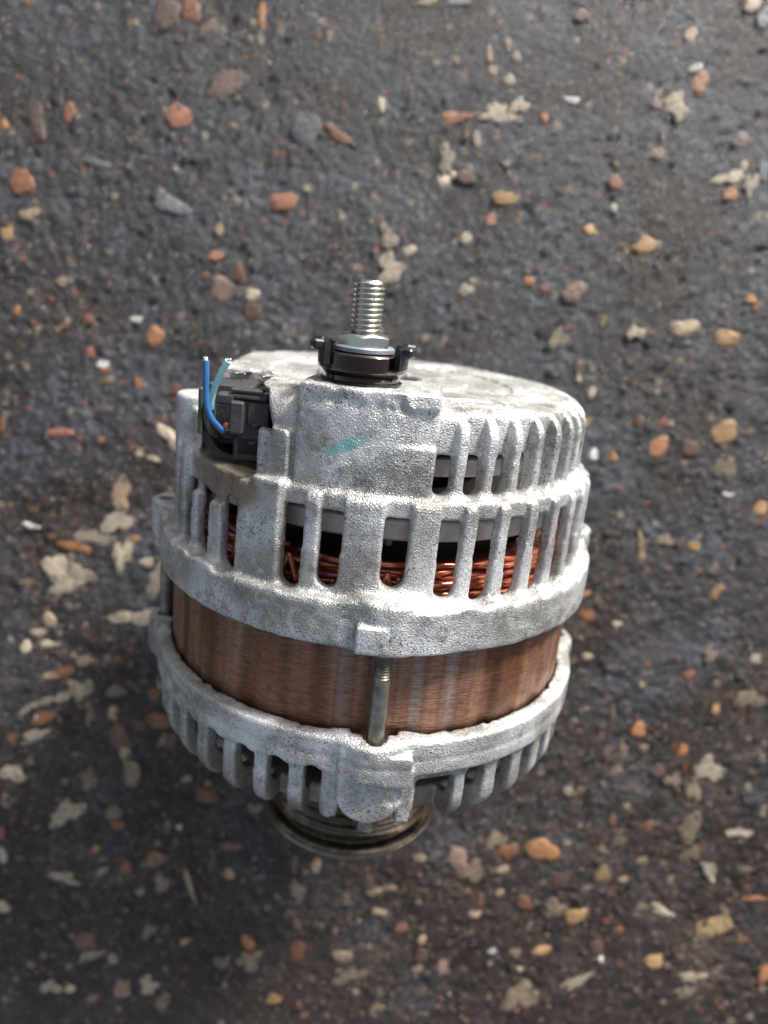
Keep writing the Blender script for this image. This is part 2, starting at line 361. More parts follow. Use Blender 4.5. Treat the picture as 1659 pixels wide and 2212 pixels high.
def bump(nt, h, dist, strength=1.0, normal=None):
    b = nt.nodes.new('ShaderNodeBump'); b.inputs['Distance'].default_value = dist
    b.inputs['Strength'].default_value = strength
    nt.links.new(h, b.inputs['Height'])
    if normal: nt.links.new(normal, b.inputs['Normal'])
    return b.outputs[0]
def simple(name, col, rough=0.5, metal=0.0, bs=None, bd=0.0, coat=0.0, var=0.0):
    m, nt, b = mat(name)
    b.inputs['Base Color'].default_value = (*col, 1); b.inputs['Roughness'].default_value = rough
    b.inputs['Metallic'].default_value = metal; b.inputs['Coat Weight'].default_value = coat
    co = N(nt, 'ShaderNodeTexCoord').outputs['Object']
    if bs:
        n = noise(nt, co, bs, 4)
        nt.links.new(bump(nt, n.outputs[0], bd), b.inputs['Normal'])
    if var:
        n = noise(nt, co, 260, 5, 0.65)
        r = ramp(nt, n.outputs[0], [(0.3, tuple(c*(1-var) for c in col)), (0.7, tuple(min(1, c*(1+var)) for c in col))])
        nt.links.new(r.outputs[0], b.inputs['Base Color'])
    return m

def m_cast():
    m, nt, b = mat('cast_aluminium')
    co = N(nt, 'ShaderNodeTexCoord').outputs['Object']
    big = noise(nt, co, 55, 5, 0.6)
    base = ramp(nt, big.outputs[0], [(0.36, (0.33, 0.325, 0.315)), (0.5, (0.54, 0.54, 0.535)), (0.62, (0.75, 0.76, 0.77))])
    # grime in irregular patches
    g = noise(nt, co, 120, 6, 0.7)
    gm = ramp(nt, g.outputs[0], [(0.53, (0, 0, 0)), (0.64, (1, 1, 1))])
    c1 = mix(nt, math_(nt, 'MULTIPLY', gm.outputs[0], 0.55), base.outputs[0], (0.16, 0.145, 0.12))
    # white oxide bloom
    ox = noise(nt, co, 260, 6, 0.75, Distortion=0.8)
    om = ramp(nt, ox.outputs[0], [(0.54, (0, 0, 0)), (0.60, (1, 1, 1))])
    c2 = mix(nt, math_(nt, 'MULTIPLY', om.outputs[0], 0.5), c1, (0.72, 0.75, 0.76))
    # dark grains of the blasted surface
    sp_ = noise(nt, co, 1500, 2, 0.5)
    sm = ramp(nt, sp_.outputs[0], [(0.32, (1, 1, 1)), (0.46, (0, 0, 0))])
    dn = noise(nt, co, 90, 4, 0.6)
    dnr = ramp(nt, dn.outputs[0], [(0.40, (0.15, 0.15, 0.15)), (0.62, (0.95, 0.95, 0.95))])
    c3 = mix(nt, math_(nt, 'MULTIPLY', sm.outputs[0], dnr.outputs[0]), c2, (0.10, 0.095, 0.09))
    # brown dirt caught below the connector and on the front fingers
    spd = N(nt, 'ShaderNodeSeparateXYZ'); nt.links.new(co, spd.inputs[0])
    lowm = math_(nt, 'MULTIPLY', math_(nt, 'SUBTRACT', -0.011, spd.outputs[1]), 55.0, clamp=True)
    qx = math_(nt, 'DIVIDE', math_(nt, 'ADD', spd.outputs[0], 0.042), 0.013); qy = math_(nt, 'DIVIDE', math_(nt, 'SUBTRACT', spd.outputs[1], 0.062), 0.009)
    blob = math_(nt, 'SUBTRACT', 1.3, math_(nt, 'ADD', math_(nt, 'MULTIPLY', qx, qx), math_(nt, 'MULTIPLY', qy, qy)), clamp=True)
    reg = math_(nt, 'MAXIMUM', lowm, math_(nt, 'MULTIPLY', blob, 1.4))
    dnz = noise(nt, co, 75, 5, 0.7)
    dm_ = math_(nt, 'MULTIPLY', math_(nt, 'SUBTRACT', math_(nt, 'ADD', reg, dnz.outputs[0]), 0.95, clamp=True), 1.6, clamp=True)
    c3 = mix(nt, math_(nt, 'MULTIPLY', dm_, 0.75), c3, (0.23, 0.165, 0.10))
    # teal and pale inspection mark brushed on the boss
    sep = N(nt, 'ShaderNodeSeparateXYZ'); nt.links.new(co, sep.inputs[0])
    def band(cx, cy, ax, ay, ang, seed):
        x = math_(nt, 'SUBTRACT', sep.outputs[0], cx); y = math_(nt, 'SUBTRACT', sep.outputs[1], cy)
        ca, sa = math.cos(ang), math.sin(ang)
        u = math_(nt, 'ADD', math_(nt, 'MULTIPLY', x, ca), math_(nt, 'MULTIPLY', y, sa))
        v = math_(nt, 'SUBTRACT', math_(nt, 'MULTIPLY', y, ca), math_(nt, 'MULTIPLY', x, sa))
        u = math_(nt, 'POWER', math_(nt, 'DIVIDE', math_(nt, 'ABSOLUTE', u), ax), 4.0)
        v = math_(nt, 'POWER', math_(nt, 'DIVIDE', math_(nt, 'ABSOLUTE', v), ay), 4.0)
        d = math_(nt, 'ADD', u, v)
        n = noise(nt, co, 420+seed, 5, 0.7)
        d = math_(nt, 'ADD', d, math_(nt, 'MULTIPLY', math_(nt, 'SUBTRACT', n.outputs[0], 0.5), 7.0))
        d = math_(nt, 'MULTIPLY', math_(nt, 'SUBTRACT', 0.95, d, clamp=True), 1.3, clamp=True)
        z = math_(nt, 'GREATER_THAN', sep.outputs[2], 0.04)
        return math_(nt, 'MULTIPLY', d, z)
    c4 = mix(nt, math_(nt, 'MULTIPLY', band(MARK[0]+0.001, MARK[1]-0.0012, 0.0066, 0.0021, 0.42, 9), 0.8), c3, (0.80, 0.82, 0.80))
    c5 = mix(nt, math_(nt, 'MULTIPLY', band(MARK[0]-0.001, MARK[1]+0.0012, 0.0058, 0.0016, 0.42, 0), 0.75), c4, (0.25, 0.62, 0.60))
    nt.links.new(c5, b.inputs['Base Color'])
    b.inputs['Metallic'].default_value = 0.5
    spk = noise(nt, co, 1900, 1, 0.5)
    rr = ramp(nt, spk.outputs[0], [(0.42, (0.52, 0.52, 0.52)), (0.66, (0.25, 0.25, 0.25))])
    nt.links.new(rr.outputs[0], b.inputs['Roughness'])
    f1 = noise(nt, co, 2300, 1, 0.6); f2 = noise(nt, co, 240, 4, 0.55)
    n1 = bump(nt, f2.outputs[0], 0.0004, 0.6)
    n2 = bump(nt, f1.outputs[0], 0.00034, 1.0, n1)
    nt.links.new(n2, b.inputs['Normal'])
    return m

def m_stator():
    m, nt, b = mat('stator_steel')
    co = N(nt, 'ShaderNodeTexCoord').outputs['Object']
    mp = N(nt, 'ShaderNodeMapping'); nt.links.new(co, mp.inputs[0]); mp.inputs['Scale'].default_value = (1, 0.05, 1)
    st = noise(nt, mp.outputs[0], 85, 2.5, 0.5)
    base = ramp(nt, st.outputs[0], [(0.32, (0.11, 0.042, 0.018)), (0.43, (0.25, 0.11, 0.055)), (0.51, (0.39, 0.21, 0.14)), (0.57, (0.28, 0.13, 0.075)), (0.63, (0.36, 0.28, 0.245))])
    gr = noise(nt, co, 700, 3, 0.6)
    c = mix(nt, math_(nt, 'MULTIPLY', gr.outputs[0], 0.5), base.outputs[0], (0.11, 0.055, 0.035))
    # sheet edges of the lamination stack
    sep = N(nt, 'ShaderNodeSeparateXYZ'); nt.links.new(co, sep.inputs[0])
    wob = noise(nt, co, 90, 3)
    y = math_(nt, 'ADD', sep.outputs[1], math_(nt, 'MULTIPLY', wob.outputs[0], 0.0006))
    lam = math_(nt, 'SINE', math_(nt, 'MULTIPLY', y, 2*math.pi/0.0009))
    lr = ramp(nt, lam, [(0.0, (0.8, 0.8, 0.8)), (1.0, (1.1, 1.1, 1.1))])
    c = mix(nt, 0.55, c, lr.outputs[0], 'MULTIPLY')
    mp2 = N(nt, 'ShaderNodeMapping'); nt.links.new(co, mp2.inputs[0]); mp2.inputs['Scale'].default_value = (0.25, 1, 0.25)
    br = noise(nt, mp2.outputs[0], 1100, 4, 0.7)
    bR = ramp(nt, br.outputs[0], [(0.36, (0.58, 0.54, 0.52)), (0.5, (1, 1, 1)), (0.64, (1.3, 1.3, 1.32))])
    c = mix(nt, 0.8, c, bR.outputs[0], 'MULTIPLY')
    bl = noise(nt, co, 60, 5, 0.7)
    bm_ = ramp(nt, bl.outputs[0], [(0.55, (0, 0, 0)), (0.68, (1, 1, 1))])
    c = mix(nt, math_(nt, 'MULTIPLY', bm_.outputs[0], 0.4), c, (0.30, 0.13, 0.055))
    nt.links.new(c, b.inputs['Base Color'])
    b.inputs['Metallic'].default_value = 0.35; b.inputs['Roughness'].default_value = 0.42
    n1 = bump(nt, lam, 0.00002, 1.0); n2 = bump(nt, gr.outputs[0], 0.00015, 1.0, n1)
    n3 = bump(nt, br.outputs[0], 0.00018, 1.0, n2)
    nt.links.new(n3, b.inputs['Normal'])
    return m

def m_wire(name, a, c):
    m, nt, b = mat(name)
    co = N(nt, 'ShaderNodeTexCoord').outputs['Object']
    n = noise(nt, co, 220, 3)
    r = ramp(nt, n.outputs[0], [(0.3, a), (0.7, c)])
    nt.links.new(r.outputs[0], b.inputs['Base Color'])
    b.inputs['Metallic'].default_value = 0.55; b.inputs['Roughness'].default_value = 0.24
    b.inputs['Coat Weight'].default_value = 0.5
    return m

def m_ground():
    m, nt, b = mat('wet_tarred_concrete')
    co = N(nt, 'ShaderNodeTexCoord').outputs['Object']
    big = noise(nt, co, 22, 6, 0.6)
    base = ramp(nt, big.outputs[0], [(0.32, (0.017, 0.012, 0.010)), (0.43, (0.027, 0.024, 0.026)), (0.54, (0.036, 0.038, 0.048)), (0.70, (0.064, 0.071, 0.090))])
    fine = noise(nt, co, 330, 6, 0.75)
    fr = ramp(nt, fine.outputs[0], [(0.30, (0.45, 0.43, 0.42)), (0.5, (0.95, 0.93, 0.92)), (0.66, (1.8, 1.8, 1.8))])
    c = mix(nt, 0.85, base.outputs[0], fr.outputs[0], 'MULTIPLY')
    md = noise(nt, co, 130, 5, 0.7)
    mr = ramp(nt, md.outputs[0], [(0.36, (0.45, 0.42, 0.40)), (0.5, (0.95, 0.95, 0.95)), (0.64, (1.9, 1.95, 2.05))])
    c = mix(nt, 0.75, c, mr.outputs[0], 'MULTIPLY')
    # shadow and dark reflection painted into the colour, browner towards the pulley side
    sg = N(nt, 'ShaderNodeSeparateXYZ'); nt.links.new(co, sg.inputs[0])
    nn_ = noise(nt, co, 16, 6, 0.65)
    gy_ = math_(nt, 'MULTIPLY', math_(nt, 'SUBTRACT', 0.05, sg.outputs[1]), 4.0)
    shade = math_(nt, 'ADD', gy_, math_(nt, 'MULTIPLY', math_(nt, 'SUBTRACT', nn_.outputs[0], 0.46), 5.0), clamp=True)
    c = mix(nt, math_(nt, 'MULTIPLY', shade, 0.85), c, mix(nt, 1.0, c, (1.0, 0.55, 0.27), 'MULTIPLY'))
    rp = noise(nt, co, 75, 5, 0.7)
    rm = ramp(nt, rp.outputs[0], [(0.60, (0, 0, 0)), (0.72, (1, 1, 1))])
    c = mix(nt, math_(nt, 'MULTIPLY', rm.outputs[0], 0.45), c, (0.13, 0.065, 0.045))
    # sand grains set in the surface
    for sc, lo, col, am in ((420, 0.94, (0.24, 0.17, 0.11), 0.8), (240, 0.96, (0.28, 0.22, 0.16), 0.8), (300, 0.965, (0.22, 0.085, 0.035), 0.8), (700, 0.92, (0.26, 0.25, 0.24), 0.7)):
        v = N(nt, 'ShaderNodeTexVoronoi'); v.inputs['Scale'].default_value = sc; nt.links.new(co, v.inputs['Vector'])
        s_ = N(nt, 'ShaderNodeSeparateColor'); nt.links.new(v.outputs['Color'], s_.inputs[0])
        pick = math_(nt, 'GREATER_THAN', s_.outputs[0], lo)
        dn = noise(nt, co, sc*3, 3)
        dd = math_(nt, 'ADD', v.outputs['Distance'], math_(nt, 'MULTIPLY', dn.outputs[0], 0.45))
        near = math_(nt, 'LESS_THAN', dd, 0.62)
        c = mix(nt, math_(nt, 'MULTIPLY', math_(nt, 'MULTIPLY', pick, near), am), c, col)
    nt.links.new(c, b.inputs['Base Color'])
    rr = ramp(nt, rp.outputs[0], [(0.35, (0.15, 0.15, 0.15)), (0.65, (0.38, 0.38, 0.38))])
    nt.links.new(rr.outputs[0], b.inputs['Roughness'])
    b.inputs['Specular IOR Level'].default_value = 0.5
    n1 = bump(nt, fine.outputs[0], 0.0017, 0.9)
    f2 = noise(nt, co, 1100, 3, 0.6)
    n2 = bump(nt, f2.outputs[0], 0.0005, 0.8, n1)
    nt.links.new(n2, b.inputs['Normal'])
    return m

def m_stone(name, a, c, rough=0.32):
    m, nt, b = mat(name)
    co = N(nt, 'ShaderNodeNewGeometry').outputs['Position']
    oc = N(nt, 'ShaderNodeTexCoord').outputs['Object']
    oi = N(nt, 'ShaderNodeObjectInfo')
    n = noise(nt, co, 420, 5, 0.7)
    r = ramp(nt, n.outputs[0], [(0.3, a), (0.65, c)])
    v = math_(nt, 'ADD', math_(nt, 'MULTIPLY', oi.outputs['Random'], 0.7), 0.65)
    hsv = N(nt, 'ShaderNodeHueSaturation'); nt.links.new(r.outputs[0], hsv.inputs['Color']); nt.links.new(v, hsv.inputs['Value'])
    hsv.inputs['Saturation'].default_value = 0.92
    # tar film still clinging to the rim and in specks
    sp = N(nt, 'ShaderNodeSeparateXYZ'); nt.links.new(oc, sp.inputs[0])
    rad = math_(nt, 'MULTIPLY', math_(nt, 'SQRT', math_(nt, 'ADD', math_(nt, 'POWER', math_(nt, 'ABSOLUTE', sp.outputs[0]), 2.0), math_(nt, 'POWER', math_(nt, 'ABSOLUTE', sp.outputs[1]), 2.0))), 1000.0)
    dk = noise(nt, co, 330, 5, 0.75)
    e = math_(nt, 'ADD', math_(nt, 'MULTIPLY', rad, 0.16), dk.outputs[0])
    em = ramp(nt, e, [(0.60, (0, 0, 0)), (0.74, (1, 1, 1))])
    nt.links.new(mix(nt, math_(nt, 'MULTIPLY', em.outputs[0], 0.85), hsv.outputs[0], (0.045, 0.036, 0.032)), b.inputs['Base Color'])
    b.inputs['Roughness'].default_value = rough
    nt.links.new(bump(nt, dk.outputs[0], 0.0012, 0.8), b.inputs['Normal'])
    return m

MARK = (-0.0080, 0.0762)
M_CAST = m_cast(); M_STATOR = m_stator()
M_WIRE = [m_wire('enamelled_copper', (0.36, 0.085, 0.045), (0.60, 0.20, 0.10)),
          m_wire('dark_enamelled_copper', (0.26, 0.05, 0.03), (0.48, 0.12, 0.06)),
          m_wire('violet_tinted_copper', (0.26, 0.06, 0.16), (0.40, 0.11, 0.22))]
M_STEEL = simple('zinc_plated_steel', (0.62, 0.62, 0.56), 0.27, 1.0, 900, 0.0001)
M_ROD = simple('weathered_bolt_steel', (0.26, 0.24, 0.21), 0.42, 0.85, 700, 0.0002, var=0.4)
M_RING = simple('dull_steel_ring', (0.62, 0.57, 0.52), 0.45, 0.45, 500, 0.0001, var=0.2)
M_DARK = simple('dark_rotor_iron', (0.03, 0.024, 0.02), 0.5, 0.5, 300, 0.0003)
M_PULLEY = simple('oily_black_pulley_steel', (0.14, 0.12, 0.095), 0.16, 0.95, 300, 0.00015, var=0.5)
M_PLIP = simple('worn_pulley_rim', (0.26, 0.23, 0.19), 0.28, 0.85, 500, 0.0001, var=0.4)
M_BLK = simple('black_plastic', (0.022, 0.024, 0.027), 0.25, 0.0, 900, 0.0001, var=0.3)
M_GREYP = simple('grey_black_connector_plastic', (0.055, 0.053, 0.058), 0.5, 0.0, 1100, 0.00015, var=0.25)
M_BROWN = simple('brown_phenolic_insulator', (0.022, 0.010, 0.006), 0.12, 0.3, None, 0, coat=0.8)
M_GREYCAP = simple('grey_washer', (0.27, 0.30, 0.35), 0.4, 0.3, 700, 0.0001)
M_BLUE = simple('blue_wire_insulation', (0.04, 0.15, 0.36), 0.35, 0.0, var=0.2)
M_CYAN = simple('light_blue_wire_insulation', (0.42, 0.80, 0.84), 0.35, 0.0, var=0.15)
M_CU = simple('bare_copper_end', (0.62, 0.24, 0.14), 0.3, 0.8)
M_WHITE = simple('frayed_conductor', (0.75, 0.76, 0.78), 0.35, 0.6)
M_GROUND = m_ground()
M_RUBBER = simple('dark_rubber_seal', (0.045, 0.035, 0.032), 0.55, var=0.3)
M_GREEN = simple('dirty_green_plastic', (0.055, 0.070, 0.050), 0.45, var=0.4)
ST = {'o': m_stone('orange_stone', (0.26, 0.095, 0.028), (0.40, 0.17, 0.05)),
      'O': m_stone('wet_orange_stone', (0.26, 0.11, 0.03), (0.38, 0.18, 0.06), 0.12),
      'y': m_stone('yellow_ochre_stone', (0.36, 0.19, 0.06), (0.44, 0.26, 0.10)),
      'Y': m_stone('olive_ochre_stone', (0.22, 0.15, 0.06), (0.32, 0.22, 0.10)),
      'b': m_stone('brown_stone', (0.15, 0.055, 0.022), (0.24, 0.095, 0.04)),
      'B': m_stone('mottled_brown_stone', (0.13, 0.07, 0.035), (0.26, 0.15, 0.08)),
      'r': m_stone('red_brick_chip', (0.24, 0.085, 0.045), (0.34, 0.14, 0.08)),
      'd': m_stone('dull_red_stone', (0.095, 0.045, 0.033), (0.17, 0.085, 0.06)),
      'p': m_stone('pinkish_stone', (0.115, 0.072, 0.062), (0.20, 0.125, 0.105)),
      'P': m_stone('pink_brown_stone', (0.17, 0.10, 0.075), (0.30, 0.19, 0.14)),
      'c': m_stone('cream_stone', (0.34, 0.28, 0.19), (0.50, 0.42, 0.31)),
      'C': m_stone('cream_mortar_fleck', (0.25, 0.20, 0.14), (0.44, 0.37, 0.27), 0.5),
      't': m_stone('tan_stone', (0.25, 0.17, 0.10), (0.38, 0.28, 0.18)),
      'T': m_stone('dull_tan_stone', (0.13, 0.095, 0.062), (0.24, 0.18, 0.12)),
      'g': m_stone('grey_flint', (0.085, 0.09, 0.10), (0.16, 0.17, 0.19)),
      'w': m_stone('white_grain', (0.55, 0.54, 0.50), (0.75, 0.74, 0.70), 0.3)}

# ------------------------------------------------------------------ alternator
alt = bpy.data.objects.new('alternator', None); COL.objects.link(alt)
alt.empty_display_size = 0.05
alt['label'] = 'used car alternator of cast aluminium with brown stator band lying on wet stony ground'
alt['category'] = 'alternator'
alt.matrix_world = FRAME

def rear_housing():
    f = Field((-80, 20, -93), (80, 95, 80), 0.54)
    D = f.rcyl(66.3, 25, 65.5, 1, 2.6)
    D = smin(D, f.rcyl(62.0, 30, 87.8, 1, 8), 2.2)
    # mounting flange with a slightly wavy outline
    fl = f.rcyl(70.3, 26.6, 38.5, 0.7, 1.4)
    D = smin(D, fl, 1.5)
    for a in (5, -83, 97, 185):
        D = smin(D, f.pin(a, 65.5, 8.6, 26.6, 40.5 if a == 5 else 42, 1.0), 3.0 if a == 5 else 1.5)
    D = smin(D, f.wedge(1.5, 8, 27.2, 34.8, 60, 74.6, 0.8), 0.6)
    bul = np.clip(1-np.abs(np.degrees(f.phi)-11)/17, 0, 1); bul = bul*bul*(3-2*bul)
    D = smin(D, np.maximum(f.r-(69.9+2.9*bul), np.abs(f.S-32.8)-6.0), 1.2)
    # pivot lug underneath
    D = smin(D, f.pin(183, 76.5, 8.4, 33, 54, 1.0), 5)
    # smooth boss that carries the terminal
    boss = f.wedge(-4.2, 35.5, 60, 91.6, 25, 63.4, 1.2, kb=4, kt=1.3)
    D = smin(D, boss, 1.1)
    tt = np.clip((np.degrees(f.phi)-1)/11, 0, 1)
    rec = f.wedge(5.0, 26, 78.6, 87.5, 30, 90, 3.0, kb=0.5)
    D = smax(D, -np.maximum(rec, 63.4-1.5*tt-f.r), 0.4)
    # post left of the connector
    # smooth raised panel between the left slots
    D = smin(D, f.wedge(-27.0, 13.5, 36, 66.5, 50, 67.5, 1.5), 1.0)
    D = smin(D, f.wedge(-24.5, 6.5, 60, 79, 45, 64.5, 1.2), 1.0)
    # hollow inside
    cav = f.rcyl(62.9, 10, 60.9, 1, 2)
    cav = smin(cav, f.rcyl(57.2, 10, 83.0, 1, 5), 1.0)
    D = smax(D, -cav, 0.5)
    # lower row of cooling slots
    low = [(-18.5, 5.6), (-9.6, 5.6), (5.0, 6.3), (17.2, 5.9)]
    low += [(-36.0, 6.6), (-46.8, 6.2), (-55.2, 5.4), (-64, 5.4), (-73, 5.4), (-92, 5.4), (-101, 5.4)]
    low += [(26.0+8.75*i, 6.0) for i in range(14) if abs(26+8.75*i-97) > 5]
    for a, wd in low:
        s0 = {-18.5: 38.6, -9.6: 40.4, 5.0: 42.0, 17.2: 39.6, -36.0: 37.6}.get(a, 38.2)
        top = 60.6 if a > -30 else 57.5
        D = smax(D, -f.wedge(a, wd, s0, top, 50, 90, 1.0, kb=wd/2-0.05, kt=0.7), 0.7)
        D = smax(D, -f.wedge(a, wd+0.3, 50, 65.2, 64.8, 90, 0.8), 0.8)
    # scooped hollows beside the wide ribs
    D = smax(D, -f.wedge(-47, 22, 55.5, 68, 64.7, 90, 2), 1.5)
    # upper row on the right
    up_ = [(14.9+7.75*i, 5.0) for i in range(18)]
    for i, (a, wd) in enumerate(up_):
        D = smax(D, -f.wedge(a, wd, 65.8, 76.2, 45, 90, 1.0, kb=wd/2-0.05, kt=0.8), 0.7)
        if i > 0 or True:
            D = smax(D, -f.wedge(a+0.2, wd+0.2, 67.5, 99, 58.6 if i else 59.6, 90, 0.6), 0.7)
    # connector bay
    D = smax(D, -f.box(-51.5, -32.6, 64.8, 86.6, 20, 75, 1.0), 1.0)
    XS = f.X; f.X = f.X - np.clip((88-f.S)*0.34, 0, 4.0)
    D = smax(D, -f.box(-52, -31.6, 77.0, 86.8, 20, 75, 0.8), 0.8)
    f.X = XS
    D = smax(D, -f.box(-56, -40, 72, 99, 32, 75, 1.5), 1.0)
    D = smax(D, -f.box(-52, -34, 80, 99, 32, 80, 1.5), 1.0)
    # lowered left shoulder with a round post
    D = smax(D, -f.box(-85, -50.8, 75.5, 99, -45, 85, 1.0), 1.5)
    D = smin(D, smax(f.pin(-72, 59, 7.4, 62, 79.0, 1.2), -f.box(-51.5, -28, 64.8, 99, 20, 75, 1.0), 0.8), 1.2)
    # through-bolt bores in the ears
    for a in (-83, 97, 185): D = smax(D, -f.pin(a, 69.2, 2.9, 10, 60, 0.3), 0.4)
    # bearing opening in the rear face and shallow rings
    D = smax(D, -f.pin(0, 0, 9, 70, 99, 0.5), 0.8)
    D = smax(D, -(smax(f.rcyl(38, 86.9, 99, 0.4, 0.4), -f.rcyl(24, 80, 99, 0.4, 0.4), 0.5)), 0.4)
    D = D+0.45*np.clip((f.S-85)/3, 0, 1)*np.abs(noise3(f.n, 5, 6))
    # cast irregularity
    D = D+0.05*noise3(f.n, 18, 3)+0.05*noise3(f.n, 4, 4)
    flm = np.clip(1-np.abs(f.S-40)/2.5, 0, 1)*np.clip(f.r-65, 0, 4)/4
    D = D+0.4*flm*noise3(f.n, 7, 5)
    o = obj('rear_housing', f.mesh(D, 'rear_housing'), M_CAST, alt)
    return o

def front_housing():
    f = Field((-79, -46, -79), (79, 3, 79), 0.54)
    D = f.rcyl(69.4, -31.0, 0, 10, 0.8)
    D = smin(D, f.rcyl(70.9, -10.8, 0, 1.0, 0.8), 0.7)
    for a in (5, -83, 97, 185):
        D = smin(D, f.pin(a, 64.6, 10.2, -11.2, 0.0, 0.9), 4.0)
    # sloping front face and hub
    cone = np.maximum((f.r-(60+(f.S+26)*2.7))*0.35, np.maximum(f.S+24, -38.5-f.S))
    D = smin(D, cone, 1.0)
    D = smin(D, f.rcyl(33, -38.5, -20, 3, 1), 5)
    cav = f.rcyl(65.0, -24.0, 20, 6, 0.5)
    cav2 = f.rcyl(66.3, -3, 20, 0.4, 0.5)
    D = smax(D, -cav, 0.6); D = smax(D, -cav2, 0.4)
    slots = [(-8.4, 5.0), (-16.9, 6.5), (-25.8, 6.5), (-35.0, 6.5), (-44.4, 6.5), (-53.6, 6.5), (-63, 6.5), (-72, 6.5), (-93, 6.5), (-102, 6.5)]
    slots += [(31.0+9.3*i, 6.2) for i in range(12) if abs(31+9.3*i-97) > 6]
    for a, wd in slots:
        D = smax(D, -f.wedge(a, wd, -60, -9.6 if a < 0 else -11.0, 58.5, 90, 1.0, kt=wd/2-0.05), 0.8)
    D = smax(D, -f.wedge(20.3, 11.5, -60, -13.0, 58.5, 90, 1.0), 0.8)
    # slots in the sloping front face
    for i in range(16):
        if i in (0,): continue
        D = smax(D, -f.wedge(22.5*i+5, 5.0, -60, -30, 36, 47, 1.5), 0.8)
    # clear the space round the bolt boss, then the boss itself
    D = smax(D, -f.wedge(4.6, 21.5, -60, -13, 54, 90, 1.5), 1.0)
    nose = f.wedge(4.6, 18.0, -24.6, -2, 57, 72.5, 1.0, kb=8.9)
    D = smin(D, nose, 0.5)
    D = smin(D, f.wedge(-3.6, 4.2, -25.5, -8, 54, 70.2, 0.8), 0.6)
    D = smin(D, f.wedge(12.6, 4.2, -25.0, -8, 54, 71.6, 0.8), 0.6)
    D = smin(D, f.wedge(4.6, 22, -28, -23.5, 40, 62.5, 0.8), 0.6)
    D = smax(D, -f.wedge(9.6, 4.5, -18.5, -12.0, 71.0, 90, 2.0), 1.2)
    D = smin(D, f.wedge(9.0, 10.0, -11.4, -2, 66, 74.9, 0.8), 0.9)
    # bore and notch for the bolt
    D = smax(D, -f.pin(4.9, 69.0, 3.3, -9, 9, 0.3), 0.4)
    D = smax(D, -f.wedge(4.7, 12.5, -3.2, 9, 60, 68.2, 0.8), 0.8)
    for a in (-83, 97, 185): D = smax(D, -f.pin(a, 69.0, 3.0, -9, 9, 0.3), 0.4)
    # machined groove under the rim
    rimd = 0.28*np.exp(-((f.S+5.6)/0.7)**2)*(f.r > 66)
    D = D+rimd+0.05*noise3(f.n, 18, 13)+0.05*noise3(f.n, 4, 14)
    flm = np.clip(1-np.abs(f.S-0)/2.5, 0, 1)*np.clip(1-np.abs(f.r-66.8)/2.5, 0, 1)
    flm = flm*np.clip(np.abs(f.phi-0.085)*66/8-1.2, 0, 1)
    D = D+0.28*flm*noise3(f.n, 3, 15)
    return obj('front_housing', f.mesh(D, 'front_housing'), M_CAST, alt)

rear = rear_housing(); front = front_housing()

# stator core with weld grooves
def stator():
    n = 360; prof = [(58, -3), (66.0, -3), (66.0, 4), (66.0, 12), (66.0, 20), (66.0, 27.5), (66.0, 30), (58, 30)]
    V, F = lathe(prof, n)
    V = np.array(V)
    a = np.arctan2(V[:, 0], V[:, 2]); r = np.hypot(V[:, 0], V[:, 2])
    g = np.zeros(len(V))
    for k in range(36):
        g += (0.75 if k % 3 == 0 else 0.4)*np.exp(-(((a-math.radians(10*k+3)+math.pi) % (2*math.pi)-math.pi)*66/(2.2 if k % 2 else 1.2))**2)
    r2 = np.where(r > 60, r-g, r)
    V[:, 0] = r2*np.sin(a); V[:, 2] = r2*np.cos(a)
    V2, F2 = lathe([(58, 30), (46, 30), (46, -3), (58, -3)], 96)
    return merge((V.tolist(), F), (V2, F2))
obj('stator_core', new_mesh('stator_core', *stator()), M_STATOR, alt)

# through bolts
for k, a in enumerate((4.9, -83, 97, 185)):
    ar = math.radians(a); cx, cz = 69.0*math.sin(ar), 69.0*math.cos(ar)
    prof = [(0.01, -20)]+[(2.35, -20), (2.35, 18.5)]
    for i in range(8):
        t = 19+i*0.8; prof += [(2.35, t), (1.95, t+0.4)]
    prof += [(2.3, 26), (2.3, 34), (0.01, 34)]
    V, F = lathe(prof, 24, center=(cx, 0, cz))
    bo = obj('through_bolt', new_mesh('through_bolt', V, F), M_ROD, alt)
    sharp(bo, 40)
    hv = [(cx+rr*math.sin(j*math.pi/3+0.4), t, cz+rr*math.cos(j*math.pi/3+0.4)) for rr, t in ((2.8, -27.9), (3.5, -27.6), (3.5, -25.0), (3.3, -24.6)) for j in range(6)]
    hf = [(q*6+j, q*6+(j+1) % 6, (q+1)*6+(j+1) % 6, (q+1)*6+j) for q in range(3) for j in range(6)]+[tuple(range(6)), tuple(range(18, 24))[::-1]]
    obj('bolt_head', new_mesh('bolt_head', hv, hf, smooth=False), M_ROD, bo)

